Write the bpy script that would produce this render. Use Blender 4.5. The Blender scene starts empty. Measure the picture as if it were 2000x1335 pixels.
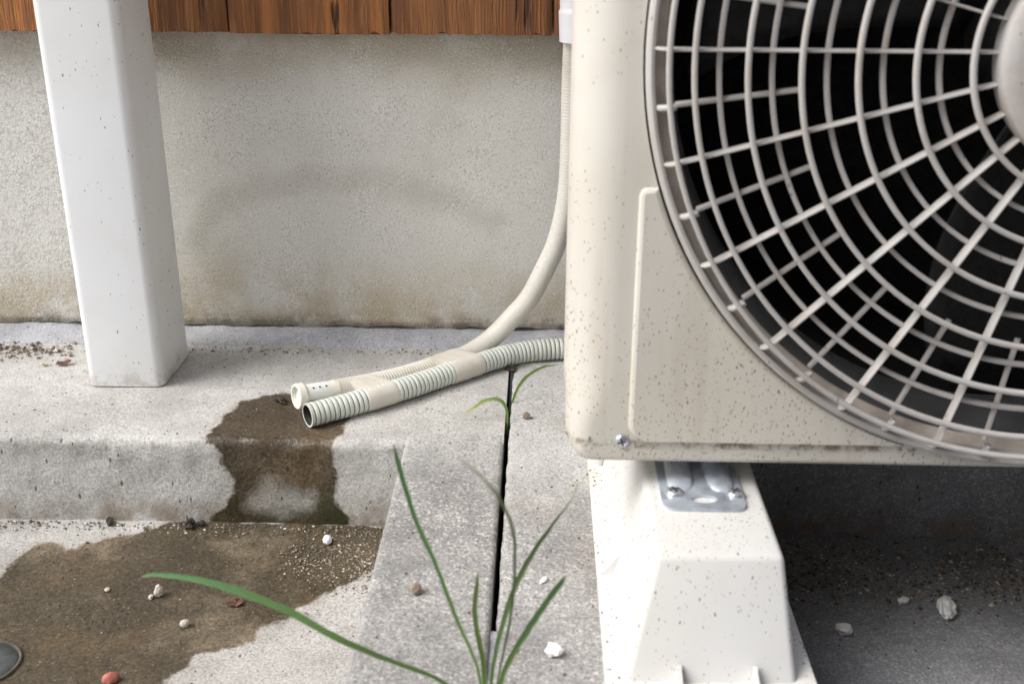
import bpy, bmesh, math, random
import numpy as np
from mathutils import Vector, Matrix, noise
from math import sin, cos, pi, radians, sqrt, hypot, atan2
random.seed(7); np.random.seed(7)
S = bpy.context.scene
COL = S.collection

# ------------------------------------------------------------------ camera
cam_d = bpy.data.cameras.new('camera'); cam = bpy.data.objects.new('camera', cam_d); COL.objects.link(cam)
cam_d.sensor_width = 36.0; cam_d.lens = 38.7; cam_d.clip_start = 0.01; cam_d.clip_end = 200.0
cam.matrix_world = (Matrix.Translation((0, -1.11, .438)) @ Matrix.Rotation(radians(1.43), 4, 'Z')
                    @ Matrix.Rotation(radians(68.0), 4, 'X') @ Matrix.Rotation(radians(.3), 4, 'Z'))
cam_d.dof.use_dof = True; cam_d.dof.focus_distance = 1.0; cam_d.dof.aperture_fstop = 9.5
S.camera = cam

# ------------------------------------------------------------------ sky and sun (bright overcast, light from upper left)
SUN_EL, SUN_AZ = radians(48), radians(-110)      # azimuth of the sun measured from +Y towards +X
wd = bpy.data.worlds.new('World'); S.world = wd; wd.use_nodes = True
wn = wd.node_tree.nodes; wl = wd.node_tree.links
bg = wn['Background']; sky = wn.new('ShaderNodeTexSky'); sky.sky_type = 'NISHITA'; sky.sun_disc = False
sky.sun_elevation = SUN_EL; sky.sun_rotation = SUN_AZ; sky.dust_density = 3.0; sky.air_density = 1.0
hs = wn.new('ShaderNodeHueSaturation'); hs.inputs['Saturation'].default_value = .5
wl.new(sky.outputs[0], hs.inputs['Color']); wl.new(hs.outputs[0], bg.inputs['Color']); bg.inputs['Strength'].default_value = .10
sd = bpy.data.lights.new('sun', 'SUN'); sun = bpy.data.objects.new('sun', sd); COL.objects.link(sun)
sd.energy = 1.5; sd.angle = radians(38); sd.color = (1.0, .985, .965)
sv = Vector((sin(SUN_AZ)*cos(SUN_EL), cos(SUN_AZ)*cos(SUN_EL), sin(SUN_EL)))
sun.rotation_euler = sv.to_track_quat('Z', 'Y').to_euler()
S.view_settings.view_transform = 'Standard'; S.view_settings.look = 'None'
S.view_settings.exposure = 1.05; S.view_settings.gamma = 1.0

S.cycles.adaptive_threshold = .02; S.cycles.max_bounces = 5; S.cycles.diffuse_bounces = 3; S.cycles.glossy_bounces = 2; S.cycles.transmission_bounces = 2

# ------------------------------------------------------------------ material tools
class NT:
    def __init__(s, name):
        s.m = bpy.data.materials.new(name); s.m.use_nodes = True
        s.t = s.m.node_tree; s.b = s.t.nodes['Principled BSDF']
        s.co = s.t.nodes.new('ShaderNodeTexCoord').outputs['Object']
    def node(s, typ, ins=None, **kw):
        n = s.t.nodes.new('ShaderNode' + typ)
        for k, v in kw.items(): setattr(n, k, v)
        for k, v in (ins or {}).items():
            if hasattr(v, 'links'): s.t.links.new(v, n.inputs[k])
            else: n.inputs[k].default_value = v
        return n
    def math(s, op, a, b=0.0, clamp=False):
        n = s.node('Math', operation=op, use_clamp=clamp)
        for i, v in enumerate((a, b)):
            if hasattr(v, 'links'): s.t.links.new(v, n.inputs[i])
            else: n.inputs[i].default_value = v
        return n.outputs[0]
    def step(s, v, a, b, lo=0.0, hi=1.0):
        n = s.node('MapRange', {'Value': v, 'From Min': a, 'From Max': b, 'To Min': lo, 'To Max': hi}, interpolation_type='SMOOTHSTEP')
        return n.outputs[0]
    def mix(s, f, a, b, mode='MIX'):
        n = s.node('Mix', data_type='RGBA', blend_type=mode, clamp_factor=True)
        for sock, v in ((n.inputs[0], f), (n.inputs[6], a), (n.inputs[7], b)):
            if hasattr(v, 'links'): s.t.links.new(v, sock)
            elif isinstance(v, (int, float)): sock.default_value = v
            else: sock.default_value = (*v, 1.0) if len(v) == 3 else v
        return n.outputs[2]
    def noise(s, scale, detail=3.0, rough=.55, vec=None, dist=0.0):
        return s.node('TexNoise', {'Vector': vec or s.co, 'Scale': scale, 'Detail': detail, 'Roughness': rough, 'Distortion': dist}).outputs[0]
    def warp(s, scale, amt, vec=None):
        n = s.node('TexNoise', {'Vector': vec or s.co, 'Scale': scale, 'Detail': 2.0})
        v = s.node('VectorMath', {0: n.outputs['Color'], 1: (.5, .5, .5)}, operation='SUBTRACT').outputs[0]
        v = s.node('VectorMath', {0: v, 'Scale': amt}, operation='SCALE').outputs[0]
        return s.node('VectorMath', {0: vec or s.co, 1: v}, operation='ADD').outputs[0]
    def scalev(s, xyz, vec=None):
        return s.node('VectorMath', {0: vec or s.co, 1: xyz}, operation='MULTIPLY').outputs[0]
    def flecks(s, scale, dens, size, warp=.004, vec=None, rot=None):
        """irregular specks: 1 inside a speck. dens = share of the cells that hold one"""
        v = s.warp(scale*.9, warp, vec) if warp else (vec or s.co)
        if rot is not None: v = s.node('Mapping', {'Vector': v, 'Rotation': (0, rot, rot*.7), 'Scale': (1.5, 1.0, .62)}).outputs[0]
        vo = s.node('TexVoronoi', {'Vector': v, 'Scale': scale})
        sep = s.node('SeparateColor', {0: vo.outputs['Color']})
        if hasattr(dens, 'links'): lim = s.math('SUBTRACT', 1.0, dens)
        else: lim = 1.0 - dens
        on = s.math('GREATER_THAN', sep.outputs[0], lim)
        rad = s.math('MULTIPLY_ADD', sep.outputs[1], size*.8); s.t.nodes[-1].inputs[2].default_value = size*.35
        edge = s.math('SUBTRACT', rad, vo.outputs['Distance'])
        return s.math('MULTIPLY', on, s.step(edge, 0.0, size*.25))
    def bump(s, h, strength=.3, dist=.001, prev=None):
        n = s.node('Bump', {'Height': h, 'Strength': strength, 'Distance': dist})
        if prev is not None: s.t.links.new(prev, n.inputs['Normal'])
        return n.outputs[0]
    def out(s, color=None, rough=None, normal=None, **kw):
        for k, v in (('Base Color', color), ('Roughness', rough), ('Normal', normal), *kw.items()):
            if v is None: continue
            if hasattr(v, 'links'): s.t.links.new(v, s.b.inputs[k])
            elif k == 'Base Color': s.b.inputs[k].default_value = (*v, 1)
            else: s.b.inputs[k].default_value = v
        return s.m

def concrete(name, c1, c2, grain=.5, back=None, shade_x=None, wtint=((.48, .395, .29), (.19, .157, .108)), wet=None, specks=.12, agg=.3, stain=None, moss=False, bump=.5):
    t = NT(name)
    big = t.noise(7, 4, .6); mid = t.noise(38, 3, .6)
    f = t.math('ADD', t.math('MULTIPLY', big, .65), t.math('MULTIPLY', mid, .35))
    col = t.mix(t.step(f, .36, .64), c1, c2)
    if back:       # the smoother, paler cement skin left on the part next to the house
        sy = t.node('SeparateXYZ', {0: t.co}).outputs[1]
        yy = t.math('ADD', sy, t.math('MULTIPLY', t.math('SUBTRACT', t.noise(9, 4, .6), .5), .30))
        skin = t.step(yy, back[0], back[1])
        col = t.mix(skin, col, t.mix(t.step(f, .36, .64), (.36, .355, .34), (.46, .45, .435)))
        agg = t.math('MULTIPLY', t.math('SUBTRACT', 1.0, t.math('MULTIPLY', skin, .65)), agg)
    if shade_x:     # painted shade of the unit: darker, bluish floor and ledge right of the slabs
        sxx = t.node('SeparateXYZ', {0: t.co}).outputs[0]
        col = t.mix(t.step(sxx, shade_x[0], shade_x[1]), col, t.mix(t.step(f, .36, .64), (.19, .19, .195), (.27, .27, .28)))
    fine = t.noise(520, 2, .7)
    col = t.mix(grain, col, t.mix(t.step(fine, .3, .7), (.22, .22, .22), (.82, .82, .82)), 'OVERLAY')
    # aggregate: pale and dark sand grains
    vo = t.node('TexVoronoi', {'Vector': t.co, 'Scale': 560.0}); sep = t.node('SeparateColor', {0: vo.outputs['Color']})
    dn = t.step(t.noise(14, 3), .35, .7, .4, 1.0)
    col = t.mix(t.math('MULTIPLY', t.math('MULTIPLY', t.math('GREATER_THAN', sep.outputs[0], .86), dn), agg), col, (.72, .70, .66))
    col = t.mix(t.math('MULTIPLY', t.math('MULTIPLY', t.math('GREATER_THAN', sep.outputs[1], .84), dn), agg), col, (.10, .095, .09))
    fl = t.flecks(170, specks, .30, 0, rot=.6)
    col = t.mix(t.math('MULTIPLY', fl, .8), col, (.06, .045, .035))
    if stain:
        sc, amt, rgb = stain
        col = t.mix(t.step(t.noise(sc, 4, .6), .5, .72, 0, amt), col, rgb, 'MULTIPLY')
    if moss:       # soil splashed along the foot of the step
        szz = t.node('SeparateXYZ', {0: t.co}).outputs[2]
        dm = t.math('MULTIPLY', t.step(szz, -.052, -.078), t.step(t.noise(26, 4, .7), .42, .62))
        col = t.mix(t.math('MULTIPLY', dm, .7), col, (.20, .15, .10))
    ro = .88
    h = t.math('ADD', t.math('MULTIPLY', fine, .6), t.math('MULTIPLY', t.noise(150, 2), 1.4))
    nb = bump
    if wet:
        at = t.node('Attribute', attribute_name='wet').outputs['Fac']
        wob = t.math('MULTIPLY', t.math('SUBTRACT', t.noise(45, 4, .65), .5), .022)
        w = t.math('ADD', at, wob)
        wm = t.step(w, -.0022, .0026)
        dry = t.node('Attribute', attribute_name='dry').outputs['Fac']
        dmk = t.step(t.math('ADD', dry, t.math('MULTIPLY', t.math('SUBTRACT', t.noise(38, 4, .65), .5), .030)), -.006, .013, 0, .66)
        wm = t.math('MULTIPLY', wm, t.math('SUBTRACT', 1.0, dmk))
        tint = t.mix(t.step(t.noise(9, 4, .6), .32, .54), *wtint)
        wetc = t.mix(1.0, col, tint, 'MULTIPLY')
        gold = t.math('MULTIPLY', t.step(t.noise(17, 5, .6, t.scalev((1, 1.3, 1))), .52, .72), .35)
        wetc = t.mix(gold, wetc, (.15, .10, .05))
        gl = t.flecks(300, .30, .30, 0)
        wetc = t.mix(t.math('MULTIPLY', gl, .4), wetc, (.30, .26, .19))
        wetc = t.mix(.40, wetc, t.mix(t.step(t.noise(330, 2, .7), .3, .7), (.15, .15, .15), (.85, .85, .85)), 'OVERLAY')
        if moss:
            sx = t.node('SeparateXYZ', {0: t.co})
            mm = t.math('MULTIPLY', t.step(sx.outputs[2], -.030, -.066), t.step(t.noise(60, 5, .7), .40, .60))
            wetc = t.mix(t.math('MULTIPLY', mm, .85), wetc, (.035, .040, .014))
        col = t.mix(wm, col, wetc)
        halo = t.math('MULTIPLY', t.step(w, -.012, 0.0), t.math('SUBTRACT', 1.0, wm))
        col = t.mix(t.math('MULTIPLY', halo, .30), col, (.80, .74, .64), 'MULTIPLY')
        gloss = t.step(t.noise(24, 4, .65), .42, .62, .55, .22)
        ro = t.math('ADD', t.math('MULTIPLY', wm, gloss), t.math('MULTIPLY', t.math('SUBTRACT', 1.0, wm), .9))
    return t.out(col, ro, t.bump(h, nb, .0012), **{'Specular IOR Level': .35})

M = {}
M['ledge'] = concrete('ledge_concrete', (.37, .36, .34), (.50, .49, .465), .35, shade_x=(.05, .12), wtint=((.25, .195, .135), (.155, .12, .082)), wet=True, specks=.12, agg=.32, moss=True, stain=(6, .8, (.74, .70, .63)))
M['ground'] = concrete('floor_concrete', (.31, .30, .28), (.44, .425, .40), .45, shade_x=(.03, .10), wet=True, specks=.10, agg=.3)
M['slab'] = concrete('slab_concrete', (.222, .217, .21), (.365, .357, .34), .5, (-.38, -.25), specks=.10, agg=.55, bump=.7)
M['slab2'] = concrete('slab_concrete_brown', (.22, .212, .205), (.38, .37, .355), .5, (-.42, -.30), specks=.14, agg=.55, stain=(9, .6, (.62, .55, .48)), bump=.7)
M['mortar'] = concrete('mortar', (.29, .29, .305), (.41, .41, .43), .3, specks=.08, agg=.3)

def wall_mat():
    t = NT('render_stucco'); sx = t.node('SeparateXYZ', {0: t.co})
    st = t.scalev((1, 1, 3.2))
    n1 = t.noise(5, 4, .6); n2 = t.noise(330, 2, .7, st); n3 = t.noise(70, 2, .6, st)
    col = t.mix(t.step(n1, .35, .65), (.62, .605, .56), (.68, .665, .62))
    col = t.mix(.3, col, t.mix(t.step(n2, .3, .7), (.25, .25, .25), (.75, .75, .75)), 'OVERLAY')
    warm = t.math('MULTIPLY', t.step(sx.outputs[2], .11, .015), t.step(t.noise(16, 5, .65), .3, .62))
    col = t.mix(t.math('MULTIPLY', warm, .85), col, (.44, .36, .235))
    foot = t.math('MULTIPLY', t.step(sx.outputs[2], .032, .012), t.step(t.noise(34, 4, .7), .42, .6))
    col = t.mix(t.math('MULTIPLY', foot, .7), col, (.20, .155, .10))
    warm2 = t.step(t.noise(8, 4, .6), .5, .75, 0, .45)
    col = t.mix(warm2, col, (.42, .39, .31))
    top = t.math('MULTIPLY', t.step(sx.outputs[2], .245, .30), t.step(t.noise(12, 5, .6), .25, .6))
    col = t.mix(t.math('MULTIPLY', top, .6), col, (.36, .30, .20))
    arc = t.node('Attribute', attribute_name='arc').outputs['Fac']
    a2 = t.math('ADD', arc, t.math('MULTIPLY', t.math('SUBTRACT', t.noise(30, 4), .5), .03))
    col = t.mix(t.step(a2, .024, .000, 0, .27), col, (.33, .295, .235))
    gs = t.noise(640, 2, .6); gd = t.step(t.noise(21, 3, .65), .35, .65, .35, 1.0)      # sand grains, denser in patches
    col = t.mix(t.math('MULTIPLY', t.step(gs, .56, .68, 0, .75), gd), col, (.86, .85, .81))
    col = t.mix(t.math('MULTIPLY', t.step(gs, .44, .30, 0, .85), gd), col, (.21, .195, .17))
    col = t.mix(t.math('MULTIPLY', t.flecks(420, .10, .30, 0), .5), col, (.14, .13, .12))
    rough_left = t.step(sx.outputs[0], -.36, -.42, .0, 1.0)
    pit = t.node('TexVoronoi', {'Vector': t.co, 'Scale': 300.0}).outputs['Distance']
    h = t.math('ADD', t.math('ADD', t.math('MULTIPLY', n2, .8), t.math('MULTIPLY', n3, .5)), t.math('MULTIPLY', t.math('MULTIPLY', t.math('SUBTRACT', t.noise(520, 2, .7), t.math('MULTIPLY', pit, .5)), .8), rough_left))
    col = t.mix(t.math('MULTIPLY', t.math('MULTIPLY', t.step(pit, .5, .8), rough_left), .30), col, (.30, .28, .25))
    return t.out(col, .93, t.bump(h, .8, .0015), **{'Specular IOR Level': .25})
M['wall'] = wall_mat()

def wood_mat():
    t = NT('weathered_wood')
    oi = t.node('ObjectInfo')
    off = t.node('CombineXYZ', {0: t.math('MULTIPLY', oi.outputs['Random'], 37.0), 2: t.math('MULTIPLY', oi.outputs['Random'], 11.0)}).outputs[0]
    v = t.node('VectorMath', {0: t.warp(9, .012), 1: off}, operation='ADD').outputs[0]
    g1 = t.noise(150, 4, .65, t.scalev((1, 1, .045), v)); g2 = t.noise(42, 3, .6, t.scalev((1, 1, .08), v)); g3 = t.noise(420, 2, .6, t.scalev((1, 1, .03), v))
    col = t.mix(t.step(g2, .36, .62), (.20, .066, .015), (.44, .165, .038))
    col = t.mix(t.step(g1, .40, .60, 0, .55), col, (.12, .044, .015))
    col = t.mix(t.step(g3, .5, .75, 0, .6), col, (.50, .23, .075))
    crack = t.step(t.noise(75, 3, .6, t.scalev((1, 1, .09), v)), .66, .73)
    col = t.mix(crack, col, (.018, .010, .006))
    col = t.mix(t.step(oi.outputs['Random'], 0, 1, .0, .55), col, (.14, .058, .022))
    h = t.math('SUBTRACT', t.math('ADD', g1, t.math('MULTIPLY', g3, .5)), t.math('MULTIPLY', crack, 1.4))
    return t.out(col, .70, t.bump(h, 1.0, .0035))
M['wood'] = wood_mat()

def plastic(name, c, rough=.45, fl=None, dirt=None, fine=.04, grime=None, lower=None, streak=False):
    t = NT(name)
    n = t.noise(6, 4, .6)
    col = t.mix(t.step(n, .35, .68), c, tuple(x*.93*y for x, y in zip(c, (1, .985, .95))))
    if dirt: col = t.mix(t.math('MULTIPLY', t.step(t.noise(23, 5, .65), .48, .72), dirt[0]), col, dirt[1])
    for q, (sc, dens, size, rgb, amt) in enumerate(fl or []):
        d = t.step(t.noise(11, 3, .6), .38, .62, dens*.3, dens*1.5)
        if lower:  # splashed dirt: more of it near the ground
            z_ = t.node('SeparateXYZ', {0: t.co}).outputs[2]; d = t.math('MULTIPLY', d, t.step(z_, lower[0], lower[1], .10, 1.15))
        col = t.mix(t.math('MULTIPLY', t.flecks(sc, d, size, .5/sc, rot=(.75, -.6)[q % 2]), amt), col, rgb)
    if streak:     # dust that has run down the panel and settled along its lower edges
        sv_ = t.noise(60, 3, .6, t.scalev((1, 1, .12)))
        zz_ = t.node('SeparateXYZ', {0: t.co}).outputs[2]
        col = t.mix(t.math('MULTIPLY', t.step(sv_, .50, .72, 0, .22), t.step(zz_, .36, .12)), col, (.40, .32, .23))
        ln = t.math('MULTIPLY', t.math('MULTIPLY', t.step(zz_, .1135, .1105), t.step(zz_, .1045, .1085)), t.step(t.noise(75, 4, .7), .44, .6))
        col = t.mix(t.math('MULTIPLY', ln, .75), col, (.16, .105, .065))
    if grime:      # (axis, z_from, z_to, amount): dust that lies along the foot of the thing
        sx = t.node('SeparateXYZ', {0: t.co})
        g = t.math('MULTIPLY', t.step(sx.outputs[2], grime[0], grime[1]), t.step(t.noise(70, 5, .7), .4, .65))
        col = t.mix(t.math('MULTIPLY', g, grime[2]), col, (.23, .16, .10))
    r = t.step(t.noise(40, 4), .3, .7, rough*.85, min(1, rough*1.25))
    return t.out(col, r, t.bump(t.noise(260, 2), fine, .0006), **{'Specular IOR Level': .4})
BR = (.10, .065, .04)
M['unit'] = plastic('cream_casing', (.63, .605, .55), .42, [(300, .20, .28, BR, .8), (560, .46, .36, (.17, .11, .065), .8)], (.25, (.55, .49, .40)), lower=(.30, .10), streak=True)
M['grille'] = plastic('grille_plastic', (.50, .48, .46), .6, [(260, .12, .26, BR, .7)], (.6, (.38, .325, .275)))
M['foot'] = plastic('foot_plastic', (.66, .658, .645), .5, [(290, .20, .30, (.09, .075, .06), .8), (540, .34, .33, BR, .7)], (.15, (.66, .62, .54)))
M['flange'] = plastic('flange_plastic', (.75, .735, .70), .55, [(230, .50, .36, (.09, .07, .05), .9), (420, .4, .36, BR, .8)], (.5, (.45, .38, .29)))
M['duct'] = plastic('duct_plastic', (.74, .75, .76), .4, [(240, .06, .26, (.10, .09, .08), .8), (420, .07, .28, (.12, .10, .08), .8)], (.15, (.66, .65, .63)), .03, grime=(.030, .0, .45))
M['hose_rib'] = plastic('ribbed_hose_plastic', (.64, .67, .615), .45, [(180, .05, .25, BR, .6)], (.3, (.52, .52, .42)))
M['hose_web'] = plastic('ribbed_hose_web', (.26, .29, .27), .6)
M['hose_smooth'] = plastic('beige_hose_plastic', (.66, .635, .575), .42, [(260, .10, .26, BR, .75)], (.45, (.50, .44, .35)))
M['tape'] = plastic('beige_tape', (.63, .60, .535), .5, [(260, .10, .26, BR, .75)], (.6, (.50, .43, .34)))
M['connector'] = plastic('white_connector', (.76, .78, .75), .35, [(170, .03, .22, BR, .6)])
M['collar'] = plastic('cream_collar', (.76, .74, .67), .4, None, (.4, (.60, .55, .38)))
M['wrap'] = plastic('vinyl_wrap', (.66, .65, .68), .4)

def simple(name, c, rough=.6, metal=0.0, noise_amt=.25, scale=60, bump=.2):
    t = NT(name)
    n = t.noise(scale, 4, .6)
    col = t.mix(t.step(n, .3, .7), tuple(x*(1-noise_amt) for x in c), tuple(min(1, x*(1+noise_amt)) for x in c))
    return t.out(col, t.step(t.noise(scale*2.3, 3), .3, .7, rough*.8, min(1, rough*1.2)), t.bump(n, bump, .001), Metallic=metal)
M['black'] = simple('dark_interior', (.007, .007, .007), .9)
M['fan'] = simple('fan_plastic', (.008, .008, .009), .6)
M['shroud'] = simple('grey_shroud', (.11, .11, .115), .5, 0, .15, 30)
M['collar_in'] = simple('tan_opening_wall', (.60, .53, .46), .6, 0, .25, 30)
M['zinc'] = simple('galvanised_steel', (.50, .54, .60), .52, .7, .28, 45, .3)
M['screw'] = simple('screw_steel', (.58, .60, .63), .32, .8, .2, 200)
M['recess'] = simple('screw_recess', (.05, .05, .055), .6, .3)
M['hole'] = simple('dark_hole', (.03, .025, .02), .9)
M['clod'] = simple('dark_soil', (.045, .032, .025), .95, 0, .5, 300, .8)
M['leafbrown'] = simple('dry_leaf', (.12, .05, .03), .7, 0, .5, 200)
M['leafyellow'] = simple('yellow_scrap', (.33, .27, .08), .7, 0, .3, 200)
M['peb_white'] = simple('white_stone', (.80, .80, .80), .5, 0, .08, 150)
M['peb_cream'] = simple('cream_stone', (.55, .51, .43), .8, 0, .25, 260, .6)
M['peb_brown'] = simple('brown_stone', (.24, .18, .13), .8, 0, .35, 260, .6)
M['peb_red'] = simple('red_stone', (.45, .14, .10), .6, 0, .25, 200, .5)
M['peb_pale'] = simple('pale_rubble', (.84, .82, .78), .85, 0, .12, 260, .8)
M['cap'] = simple('drain_metal', (.05, .058, .055), .75, 0, .4, 90)
M['caprim'] = simple('drain_rim', (.10, .088, .068), .85, 0, .4, 90)
def gravel_mat():
    t = NT('grit')
    r = t.node('NewGeometry').outputs['Random Per Island']
    cr = t.node('ValToRGB', {0: r}); e = cr.color_ramp; e.interpolation = 'CONSTANT'
    e.elements[0].color = (.13, .10, .07, 1); e.elements[1].position = .91; e.elements[1].color = (.55, .50, .43, 1)
    for p, c in ((.25, (.22, .18, .13, 1)), (.5, (.08, .065, .05, 1)), (.70, (.31, .26, .19, 1))):
        x = e.elements.new(p); x.color = c
    return t.out(cr.outputs[0], .85)
M['grit'] = gravel_mat()
def blade_mat(name, a, b, tip=None):
    t = NT(name)
    g = t.node('Attribute', attribute_name='along').outputs['Fac']
    col = t.mix(t.step(g, .1, .9), a, b)
    if tip: col = t.mix(t.step(g, tip[0], tip[1]), col, tip[2])
    col = t.mix(t.step(t.noise(400, 3), .4, .7, 0, .25), col, (.20, .24, .08))
    t.out(col, .45)
    tr = t.node('BsdfTranslucent', {'Color': col}); mx = t.node('MixShader', {0: .4, 1: t.b.outputs[0], 2: tr.outputs[0]})
    t.t.links.new(mx.outputs[0], t.t.nodes['Material Output'].inputs['Surface'])
    return t.m
M['blade'] = blade_mat('grass_blade', (.20, .33, .09), (.19, .38, .16), (.95, .985, (.62, .48, .28)))
M['blade2'] = blade_mat('grass_blade_yellow', (.18, .30, .075), (.30, .38, .12), (.75, .95, (.48, .50, .22)))
M['blade3'] = blade_mat('grass_blade_pale', (.12, .22, .07), (.30, .38, .20), (.7, .85, (.62, .64, .40)))

# ------------------------------------------------------------------ object tools
def mesh(name, vs, fs, mat=None, parent=None, smooth=True, sharp=40, attrs=None, mats=None, mi=None):
    me = bpy.data.meshes.new(name); me.from_pydata([tuple(v) for v in vs], [], [tuple(f) for f in fs]); me.update()
    for m in (mats or [mat]): me.materials.append(m)
    if mi is not None: me.polygons.foreach_set('material_index', mi)
    for k, a in (attrs or {}).items():
        at = me.attributes.new(k, 'FLOAT', 'POINT'); at.data.foreach_set('value', np.asarray(a, dtype=np.float32))
    bm = bmesh.new(); bm.from_mesh(me); bmesh.ops.recalc_face_normals(bm, faces=bm.faces); bm.to_mesh(me); bm.free()
    if smooth:
        me.polygons.foreach_set('use_smooth', [True]*len(me.polygons)); me.set_sharp_from_angle(angle=radians(sharp))
    return link(name, me, parent)
def link(name, me, parent=None):
    o = bpy.data.objects.new(name, me); COL.objects.link(o); o.parent = parent
    if parent is not None and WORLD and parent.type == 'EMPTY': o.matrix_parent_inverse = Matrix.Translation(-parent.location)
    return o
WORLD = False                    # True: parts are given in world coordinates
def bmobj(name, bm, mat, parent=None, smooth=True, sharp=35):
    me = bpy.data.meshes.new(name); bmesh.ops.recalc_face_normals(bm, faces=bm.faces); bm.to_mesh(me); bm.free(); me.materials.append(mat)
    if smooth:
        me.polygons.foreach_set('use_smooth', [True]*len(me.polygons)); me.set_sharp_from_angle(angle=radians(sharp))
    return link(name, me, parent)
def empty(name, loc=(0, 0, 0)):
    o = bpy.data.objects.new(name, None); COL.objects.link(o); o.location = loc; o.empty_display_size = .05
    return o
def tag(o, label=None, cat=None, group=None, kind=None):
    for k, v in (('label', label), ('category', cat), ('group', group), ('kind', kind)):
        if v: o[k] = v
    return o
def bbox(x0, x1, y0, y1, z0, z1, bev=0.0, seg=2):
    bm = bmesh.new(); bmesh.ops.create_cube(bm, size=1)
    bmesh.ops.scale(bm, vec=(x1-x0, y1-y0, z1-z0), verts=bm.verts); bmesh.ops.translate(bm, vec=((x0+x1)/2, (y0+y1)/2, (z0+z1)/2), verts=bm.verts)
    if bev: bmesh.ops.bevel(bm, geom=bm.edges[:], offset=bev, segments=seg, profile=.5, affect='EDGES')
    return bm
def grid_faces(nu, nv, closed=False):
    f = []
    for i in range(nu-1):
        for j in range(nv if closed else nv-1):
            k = (j+1) % nv; f.append((i*nv+j, i*nv+k, (i+1)*nv+k, (i+1)*nv+j))
    return f
def catmull(P, n):
    P = [Vector(p) for p in P]; P = [P[0]*2-P[1]] + P + [P[-1]*2-P[-2]]
    out = []; segs = len(P)-3
    for i in range(n):
        u = i/(n-1)*segs; k = min(int(u), segs-1); t = u-k; a, b, c, d = P[k:k+4]
        out.append(.5*((2*b)+(c-a)*t+(2*a-5*b+4*c-d)*t*t+(3*b-a-3*c+d)*t**3))
    return out
def even(P, step):
    """points at equal arc length along a smooth path"""
    Q = catmull(P, 600); L = [0]
    for a, b in zip(Q, Q[1:]): L.append(L[-1]+(b-a).length)
    n = max(2, int(L[-1]/step)); out = []; k = 0
    for i in range(n+1):
        s = L[-1]*i/n
        while k < len(L)-2 and L[k+1] < s: k += 1
        out.append(Q[k].lerp(Q[k+1], (s-L[k])/max(1e-9, L[k+1]-L[k])))
    return out
def frames(Q):
    T = [(Q[min(i+1, len(Q)-1)]-Q[max(i-1, 0)]).normalized() for i in range(len(Q))]
    up = Vector((0, 0, 1)) if abs(T[0].z) < .9 else Vector((1, 0, 0)); N = []
    n = (up - T[0]*up.dot(T[0])).normalized()
    for t in T:
        n = (n - t*n.dot(t)).normalized(); N.append(n)
    return T, N
def sweep(Q, R, seg=24, wall=None):
    """tube along Q, radius list R; wall = wall thickness for an open, hollow start"""
    T, N = frames(Q); vs = []
    rows = []
    for i, (q, t, n) in enumerate(zip(Q, T, N)): rows.append((q, n, t.cross(n), R[i]))
    if wall:
        q, n, b, r = rows[0]; t = T[0]; inner = [(q+t*d, n, b, r-wall) for d in (.04, .001)] + [(q, n, b, r-wall+.0003)]
        rows = inner + rows
    for q, n, b, r in rows:
        for k in range(seg):
            a = 2*pi*k/seg; vs.append(q+n*(cos(a)*r)+b*(sin(a)*r))
    fs = grid_faces(len(rows), seg, True)
    fs.append(tuple(range((len(rows)-1)*seg, len(rows)*seg)))
    fs.append(tuple(reversed(range(seg))))
    return vs, fs
def nz(x, y, z, s): return noise.noise(Vector((x*s, y*s, z*s)))
def fbm(x, y, z, s): return nz(x, y, z, s)+.5*nz(x, y, z, s*2.1)+.25*nz(x, y, z, s*4.3)
def sdf_poly(px, py, poly):
    """signed distance to a polygon, positive inside (arrays px, py)"""
    d = np.full(px.shape, 1e9); ins = np.zeros(px.shape, bool); n = len(poly)
    for i in range(n):
        ax, ay = poly[i]; bx, by = poly[(i+1) % n]; ex, ey = bx-ax, by-ay
        t = np.clip(((px-ax)*ex+(py-ay)*ey)/(ex*ex+ey*ey+1e-12), 0, 1)
        d = np.minimum(d, np.hypot(px-ax-t*ex, py-ay-t*ey))
        c = ((ay > py) != (by > py)) & (px < (bx-ax)*(py-ay)/(by-ay+1e-12)+ax); ins ^= c
    return np.where(ins, d, -d)
def axis(fine0, fine1, step, lo, hi, n=14):
    a = np.arange(fine0, fine1+step/2, step)
    g = np.geomspace(.05, 1, n); g = (g-g[0])/(1-g[0])
    return np.concatenate([fine0-(fine0-lo)*g[::-1][:-1], a, fine1+(hi-fine1)*g[1:]])

# ------------------------------------------------------------------ ground
Z0 = -.083                                   # level of the lower concrete floor; the ledge top is z = 0
PUDDLE = [(-0.519, -0.401), (-0.439, -0.355), (-0.44, -0.32), (-0.43, -0.302), (-0.415, -0.3), (-0.398, -0.315), (-0.393, -0.31), (-0.372, -0.29), (-0.353, -0.284), (-0.323, -0.2615), (-0.283, -0.2615), (-0.219, -0.2615), (-0.165, -0.2615), (-0.115, -0.2615), (-0.122, -0.321), (-0.145, -0.345), (-0.163, -0.363), (-0.18, -0.381), (-0.192, -0.403), (-0.209, -0.413), (-0.209, -0.428), (-0.23, -0.44), (-0.247, -0.447), (-0.25, -0.462), (-0.261, -0.475), (-0.271, -0.489), (-0.294, -0.516), (-0.496, -0.533)]
xs = axis(-.75, .6, .006, -40, 40); ys = axis(-.75, -.24, .006, -40, 8)
X, Y = np.meshgrid(xs, ys, indexing='ij')
wet = np.clip(sdf_poly(X, Y, PUDDLE), -.2, .2)
Zg = np.full(X.shape, Z0)
near = (np.abs(X) < .8) & (Y > -.8) & (Y < -.2)
for i, j in zip(*np.nonzero(near)): Zg[i, j] += .0012*fbm(X[i, j], Y[i, j], 0, 14)
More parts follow.
